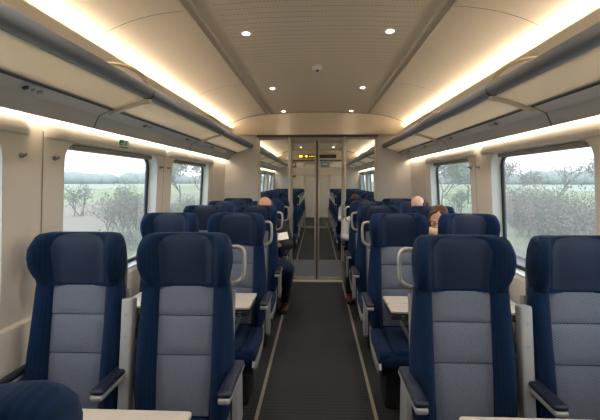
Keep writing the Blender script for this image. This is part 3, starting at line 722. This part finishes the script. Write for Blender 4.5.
def sitter(x, y, label, skin, top, legs, hd, hrot, sh=(.0, 0, 0), armL=None, armR=None, kneeL=None, kneeR=None, footL=None, footR=None, collar=None, vox=.008):
    """seated person facing -y; x,y = seat origin. All joints in world space; L is the person's left (+x)"""
    e = empty('person', (x, y, 0)); off = Matrix.Translation((-x, -y, 0)); tag(e, label, 'person', 'passengers')
    pel = Vector((x, y-.25, .58)); ch = Vector((x, y-.23, .86))+Vector(sh)*.6; nk = Vector((x, y-.20, 1.10))+Vector(sh)
    SL = nk+Vector((.175, 0, -.065)); SR = nk+Vector((-.175, 0, -.065))
    armL = armL or (SL+Vector((.06, -.06, -.27)), SL+Vector((-.06, -.28, -.30))); armR = armR or (SR+Vector((-.06, -.06, -.27)), SR+Vector((.06, -.28, -.30)))
    HL = pel+Vector((.10, 0, 0)); HR = pel+Vector((-.10, 0, 0))
    kneeL = Vector(kneeL or HL+Vector((.03, -.42, .03))); kneeR = Vector(kneeR or HR+Vector((-.03, -.42, .03)))
    footL = Vector(footL or kneeL+Vector((0, -.02, -.50))); footR = Vector(footR or kneeR+Vector((0, -.02, -.50)))
    hc = Vector(hd); M = Euler(hrot).to_matrix().to_4x4()
    class W(MB):
        pass
    def shift(mb): mb.v = [tuple(Vector(v)+Vector((-x, -y, 0))) for v in mb.v]
    def body(mb):
        limb(mb, [pel, ch, nk], [.11, .10, .055]); limb(mb, [nk, hc+M.to_3x3() @ Vector((0, .025, -.05))], [.052, .048])
        head(mb, hc, M)
        for S_, A in ((SL, armL), (SR, armR)): limb(mb, [S_, Vector(A[0]), Vector(A[1])], [.042, .036, .027])
        for H_, K, F in ((HL, kneeL, footL), (HR, kneeR, footR)): limb(mb, [H_, K, F], [.07, .05, .035])
        for A, sd in ((armL, -1), (armR, 1)):
            a = Vector(A[1]); dd = (a-Vector(A[0])).normalized(); dd = A[2] if len(A) > 2 else dd
            nn = A[3] if len(A) > 3 else Vector((-.3*-sd, 0, -1)) 
            hand(mb, a, dd, nn, sd)
        shift(mb)
    b = person_mesh('body', body, skin, e, .0065, 2)
    def topm(mb):
        limb(mb, [pel+Vector((0, 0, -.02)), ch, nk+Vector((0, .01, -.04))], [.150, .150, .085])
        mb.ell(ch+Vector((0, 0, .06)), (.19, .12, .17)); mb.ell(pel+Vector((0, 0, .05)), (.175, .13, .14))
        limb(mb, [SL, nk, SR], [.070, .075, .070])
        for S_, A in ((SL, armL), (SR, armR)):
            w_ = Vector(A[0]).lerp(Vector(A[1]), .93); limb(mb, [S_, Vector(A[0]), w_], [.068, .056, .040])
        shift(mb)
    person_mesh('jacket' if top == 'jacket' else 'jumper', topm, top, e, .009, 3)
    def leg(mb):
        mb.ell(pel+Vector((0, .01, 0)), (.18, .14, .11))
        for H_, K, F in ((HL, kneeL, footL), (HR, kneeR, footR)): limb(mb, [H_, K, F+Vector((0, 0, .02))], [.092, .070, .052])
        shift(mb)
    person_mesh('trousers', leg, legs, e, .009, 3)
    for F in (footL, footR):
        sm_ = MB(); q = Vector((F.x-x, F.y-y, 0))
        sm_.rbox(tuple(q+Vector((-.045, -.20, .022))), tuple(q+Vector((.045, .075, .075))), .04, rz=.022); sm_.rbox(tuple(q+Vector((-.04, -.06, .05))), tuple(q+Vector((.04, .07, .115))), .035)
        so = sm_.build('shoe', 'shoe', e, 60); MB().rbox(tuple(q+Vector((-.048, -.205, .003))), tuple(q+Vector((.048, .08, .026))), .042, rz=.006).build('sole', 'sole', so, 40)
    T = Matrix.Translation((hc.x-x, hc.y-y, hc.z)) @ M
    for s_ in (-1, 1):
        ey = MB().ell((s_*.031, -.072, .006), (.014, .010, .007), T, u=10, v=8).build('eye', 'eye', e, 80)
        MB().ell((s_*.031, -.0805, .005), (.005, .003, .005), T, u=8, v=6).build('iris', 'black', ey, 80)
    MB().ell((0, -.088, -.060), (.021, .006, .006), T, u=10, v=8).build('lips', 'lips', e, 80)
    return e, T
# bald man in a dark jacket reading, left aisle seat of the fourth row
x, y = -.62, ROWS[3]
e, T = sitter(x, y, 'balding man in dark jacket and jeans reading a paper in the left aisle seat', 'skin', 'jacket', 'denim', (-.60, 4.60, 1.245), (math.radians(28), 0, math.radians(10)), sh=(.05, -.07, -.02),
    armL=((-.315, 4.54, .82), (-.40, 4.27, .86)), armR=((-.86, 4.55, .80), (-.72, 4.27, .86)), kneeL=(-.31, 4.30, .60), kneeR=(-.74, 4.30, .58), footL=(-.385, 4.72, .09), footR=(-.70, 4.45, .09))
# short fringe of hair round the back and sides
def fringe(parent, T, m, z1=.055, full=False, vox=.006):
    def f(mb):
        for k in range(15):
            a = math.radians(-20+220*k/14)
            mb.ell((.076*math.cos(a), .012+.094*math.sin(a), .020 if not full else .03), (.014, .014, .050), T, u=8, v=6)
    return person_mesh('hair', f, m, parent, vox, 2)
fringe(e, T, 'hair_grey')
mg = empty('newspaper', (-.475, 4.19, .945)); mg.rotation_euler = (math.radians(10), 0, math.radians(8)); tag(mg, 'folded white paper held by the balding man in the left aisle seat', 'newspaper')
q = MB()
for s_ in (-1, 1):
    q.add([(0, -.10, 0), (s_*.17, -.11, .03), (s_*.17, .13, .03), (0, .13, 0), (0, -.10, -.004), (s_*.17, -.11, .026), (s_*.17, .13, .026), (0, .13, -.004)], [(0, 1, 2, 3), (4, 5, 6, 7), (1, 2, 6, 5), (0, 1, 5, 4), (2, 3, 7, 6)])
q.build('pages', 'paper', mg)
# woman with glasses, right window seat of the third row
x, y = 1.14, ROWS[2]
e, T = sitter(x, y, 'brown-haired woman with glasses and beige knit leaning on her hand, right window side', 'skin_pale', 'knit', 'dark_cloth', (1.118, 3.73, 1.19), (math.radians(20), math.radians(6), math.radians(-20)), sh=(-.02, -.10, -.05),
    armR=((.93, 3.52, .74), (1.045, 3.60, 1.00), (.25, .2, 1), (.6, .4, .0)))
def hair(mb):
    mb.ell((0, .034, .056), (.085, .090, .080), T); mb.ell((0, .052, .0), (.088, .072, .095), T)
    for s_ in (-1, 1):
        mb.tube([T @ Vector((s_*.015, -.045, .108)), T @ Vector((s_*.058, -.036, .075)), T @ Vector((s_*.082, .0, .015)), T @ Vector((s_*.084, .03, -.05)), T @ Vector((s_*.06, .06, -.10))], [.012, .015, .015, .02, .02], 8)
person_mesh('hair', hair, 'hair_brown', e, .006, 2)
gl = MB()
for s_ in (-1, 1):
    ring = [T @ Vector((s_*.034+.025*math.cos(a), -.094-.002*abs(math.cos(a)), .004+.019*math.sin(a))) for a in [2*PI*k/16 for k in range(16)]]
    gl.tube(ring, .0022, 6, closed=True); gl.tube([T @ Vector((s_*.058, -.092, .010)), T @ Vector((s_*.084, .01, .006))], .002, 6)
gl.tube([T @ Vector((-.010, -.096, .008)), T @ Vector((.010, -.096, .008))], .002, 6)
gl.build('glasses', 'black', e, 60)
def scarf(mb):
    c = Vector((-.065, -.31, 1.09))
    for k in range(14):
        a = 2*PI*k/14; mb.ell((c.x+.085*math.cos(a), c.y+.075*math.sin(a), c.z+.012*math.sin(2*a)), (.036, .034, .034), u=10, v=8)
person_mesh('collar', scarf, 'knit', e, .008, 2)
# bald man, right window seat of the fourth row
x, y = 1.14, ROWS[3]
e, T = sitter(x, y, 'bald man whose head shows above the right window seats behind the woman', 'skin_pale', 'dark_cloth', 'dark_cloth', (1.15, 4.62, 1.255), (math.radians(24), 0, math.radians(-22)), sh=(0, -.07, 0))
fringe(e, T, 'hair_brown')
# passenger in a white shirt, right aisle seat of the fifth row, arm in the aisle
x, y = .62, ROWS[4]
e, T = sitter(x, y, 'person in white shirt whose arm reaches into the aisle, right side, before the glass', 'skin', 'shirt', 'dark_cloth', (.66, y-.33, 1.16), (math.radians(35), 0, 0), sh=(-.04, -.10, -.05),
    armR=((.375, y-.36, .80), (.46, y-.62, .80)), kneeR=(.42, y-.66, .58), footR=(.43, y-.62, .09))
MB().ell((0, .02, .05), (.082, .095, .082), T).build('hair', 'hair_brown', e, 80)
c = copy_tree(e); c.location = (.72, FR[0], 0); tag(c, 'person in white shirt on the right beyond the glass doors', 'person', 'passengers')

# ------------------------------------------------------------------ outside
mat('grass', (134, 134, 100), .95, var=(.35, .35)); mat('field_green', (150, 156, 110), .95, var=(.12, .18)); mat('soil', (150, 136, 116), .95, var=(.2, .15))
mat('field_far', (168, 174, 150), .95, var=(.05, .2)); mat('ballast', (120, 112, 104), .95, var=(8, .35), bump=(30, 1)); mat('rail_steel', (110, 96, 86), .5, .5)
mat('bark', (98, 90, 82), .9, var=(12, .2)); mat('twig', (128, 120, 110), .9); mat('leaf', (124, 132, 106), .8, var=(1.5, .3)); mat('leaf_brown', (142, 132, 116), .85, var=(1.5, .3)); mat('tree_far', (164, 172, 168), .95, var=(.3, .15))  # tree_far and field_far greyed: distance haze put into their colour
mat('white_wall', (225, 225, 222), .8); mat('roof_far', (120, 110, 108), .8)
G = -1.05
def ground(name, x0, y0, x1, y1, m, z, label=None):
    o = MB().box((x0, y0, z-.3), (x1, y1, z)).build(name, m); struct(o); return o
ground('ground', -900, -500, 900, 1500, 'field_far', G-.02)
ground('field', -60, -60, -4.0, 900, 'grass', G+.00)
ground('field', 4.0, -60, 30, 900, 'grass', G+.00)
ground('field', -27, -60, -11, 900, 'soil', G+.02); ground('field', -70, -60, -27, 900, 'field_green', G+.03)
ground('field', 15, -60, 70, 900, 'field_green', G+.03)
ground('track_bed', 3.9, -40, 7.4, 300, 'ballast', G+.12); ground('track_bed', -1.8, -40, 1.8, 300, 'ballast', G+.12)
for xx in (4.9, 6.35):
    o = MB().prism_y([(xx-.06, G+.12), (xx+.06, G+.12), (xx+.02, G+.16), (xx+.035, G+.26), (xx-.035, G+.26), (xx-.02, G+.16)], -40, 300).build('rail', 'rail_steel')
    tag(o, 'steel rail of the neighbouring track, %s one, seen through the right windows' % ('nearer' if xx < 5 else 'farther'), 'rail')
def tree(loc, h, seed, kind, label, cat, nlev=5, leaves=0, spread=.45):
    rnd = random.Random(seed); e = empty('tree' if cat == 'tree' else 'bush', loc); tag(e, label, cat, 'trees and bushes outside')
    tr, tw, lf = MB(), MB(), MB(); tips = []
    def grow(p, d, l, r, lev):
        q = p+d*l; mid = p+d*l*.5+Vector((rnd.uniform(-1, 1), rnd.uniform(-1, 1), 0))*l*.05
        (tr if lev < 2 else tw).tube([p, mid, q], [r, r*.85, r*.68], 5 if lev < 2 else 3, cap=False)
        if lev >= nlev: tips.append(q); return
        if lev > 1: tips.append(q)
        for k in range(3 if lev < 3 else 2 + (rnd.random() < .5)):
            a = Vector((rnd.uniform(-1, 1), rnd.uniform(-1, 1), rnd.uniform(-.25, .7))); nd = (d*(1-spread)+a*spread*1.4).normalized()
            grow(p+d*l*rnd.uniform(.55, 1), nd, l*rnd.uniform(.62, .82), r*.6, lev+1)
    if cat == 'tree': grow(Vector((0, 0, 0)), Vector((0, 0, 1)), h*.30, h*.013, 0)
    else:
        for k in range(6): grow(Vector((rnd.uniform(-.3, .3), rnd.uniform(-.3, .3), 0)), Vector((rnd.uniform(-.5, .5), rnd.uniform(-.5, .5), 1)).normalized(), h*.28, h*.012, 2)
    if leaves:
        for t in tips:
            for k in range(leaves):
                c = t+Vector((rnd.gauss(0, 1), rnd.gauss(0, 1), rnd.gauss(0, 1)))*h*.045; s_ = h*rnd.uniform(.010, .022)
                M = Matrix.Translation(c) @ Euler((rnd.uniform(0, 6), rnd.uniform(0, 6), 0)).to_matrix().to_4x4()
                lf.add([(-s_, 0, 0), (0, -s_*.5, .1*s_), (s_, 0, 0), (0, s_*.5, .1*s_)], [(0, 1, 2), (0, 2, 3)], M)
        lf.build('foliage', kind, e)
    if tr.v: tr.build('trunk', 'bark', e)
    tw.build('branches', 'twig', e)
    return e
k = 0
for (x, y, h, nl, lv, kd, cat, w) in [
    (-7.6, 15.8, 3.3, 5, 9, 'leaf_brown', 'bush', 'tall dense bush outside the large left window, right of the middle'),
    (-9.0, 17.2, 2.8, 5, 7, 'leaf', 'bush', 'green-brown bush outside the large left window, middle of the pane'),
    (-10.6, 23.0, 3.6, 5, 7, 'leaf', 'bush', 'bush outside the large left window near its right edge'),
    (-17.5, 28.5, 3.9, 5, 3, 'leaf', 'bush', 'greyish bush at the left edge of the large left window'),
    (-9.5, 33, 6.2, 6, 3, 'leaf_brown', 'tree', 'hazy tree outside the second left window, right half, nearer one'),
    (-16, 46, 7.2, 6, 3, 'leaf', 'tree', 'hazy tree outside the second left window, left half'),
    (17, 29, 6.2, 6, 0, 'leaf', 'tree', 'bare branching tree in the middle of the large right window'),
    (19, 40, 6.2, 6, 2, 'leaf_brown', 'tree', 'bare tree left of the tallest one in the large right window'),
    (24.5, 35, 5.8, 6, 1, 'leaf_brown', 'tree', 'bare tree near the right edge of the large right window'),
    (9.5, 19, 2.3, 5, 5, 'leaf_brown', 'bush', 'low brown bush behind the track in the large right window, left'),
    (10.9, 18.7, 2.2, 5, 5, 'leaf', 'bush', 'low greenish bush behind the track in the large right window, centre'),
    (11.3, 16.8, 2.1, 5, 5, 'leaf_brown', 'bush', 'wide brown bush behind the track in the large right window, right'),
    (10.4, 33.5, 6.0, 6, 3, 'leaf', 'tree', 'leafy hazy tree in the small right window, left half'),
    (17.5, 47, 6.8, 6, 3, 'leaf_brown', 'tree', 'hazy tree in the small right window, right half'),
    (10, 29, 3.4, 5, 4, 'leaf', 'bush', 'bush below the trees in the small right window')]:
    k += 1; tree((x, y, G), h, 100+k, kd, w, cat, nl, lv)
def scrub(x0, y0, x1, y1, w, h, n, m, label, seed):
    rnd = random.Random(seed); tw, lf = MB(), MB()
    for i in range(n):
        t = rnd.random(); bx = x0+(x1-x0)*t+rnd.uniform(-w, w); by = y0+(y1-y0)*t+rnd.uniform(-w, w); hh = h*rnd.uniform(.5, 1.15)
        for k in range(5):
            q = Vector((bx+rnd.uniform(-.4, .4)*hh, by+rnd.uniform(-.4, .4)*hh, G+hh*rnd.uniform(.6, 1))); tw.tube([(bx, by, G), tuple(Vector((bx, by, G)).lerp(q, .5)+Vector((rnd.uniform(-.1, .1), 0, 0))), q], [.02, .013, .006], 3, cap=False)
            for j in range(14):
                c = q+Vector((rnd.gauss(0, .22), rnd.gauss(0, .22), rnd.gauss(-.1, .25)))*hh; c.z = max(c.z, G+.05); s_ = rnd.uniform(.03, .07)
                M = Matrix.Translation(c) @ Euler((rnd.uniform(0, 6), rnd.uniform(0, 6), 0)).to_matrix().to_4x4()
                lf.add([(-s_, 0, 0), (0, -s_*.6, .1*s_), (s_, 0, 0), (0, s_*.6, .1*s_)], [(0, 1, 2), (0, 2, 3)], M)
    o = lf.build('undergrowth', m); tag(o, label, 'undergrowth', kind='stuff'); tw.build('stems', 'twig', o)
scrub(10.0, 13.5, 15.5, 32, 1.6, 1.7, 330, 'leaf_brown', 'brown undergrowth along the neighbouring track outside the right windows', 5)
scrub(-6.5, 14, -10.5, 34, .8, 1.0, 110, 'leaf', 'low green-brown scrub beside the train outside the left windows', 6)
# distant hazy tree lines and farm building
def tree_line(x0, y0, x1, y1, h, label, seed):
    rnd = random.Random(seed); mb = MB(); n = 60
    for i in range(n):
        t = i/(n-1); r = h*rnd.uniform(.7, 1.3); c = (x0+(x1-x0)*t+rnd.uniform(-4, 4), y0+(y1-y0)*t+rnd.uniform(-4, 4), G+r*.45)
        mb.ell(c, (r*1.1, r*1.1, r*.62), u=8, v=6)
    o = mb.build('tree_line', 'tree_far', None, 60); tag(o, label, 'tree line', kind='stuff')
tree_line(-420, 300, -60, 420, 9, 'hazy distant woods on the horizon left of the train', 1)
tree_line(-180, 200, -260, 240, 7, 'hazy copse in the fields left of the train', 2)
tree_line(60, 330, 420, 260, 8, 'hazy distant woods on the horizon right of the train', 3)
fb = empty('farm_building', (-235, 420, G)); tag(fb, 'long low white building far across the fields on the left', 'building')
MB().box((-14, -5, 0), (14, 5, 3)).build('wall', 'white_wall', fb); MB().prism_x([(-6, 3), (6, 3), (0, 5)], -14.5, 14.5).build('roof', 'roof_far', fb)
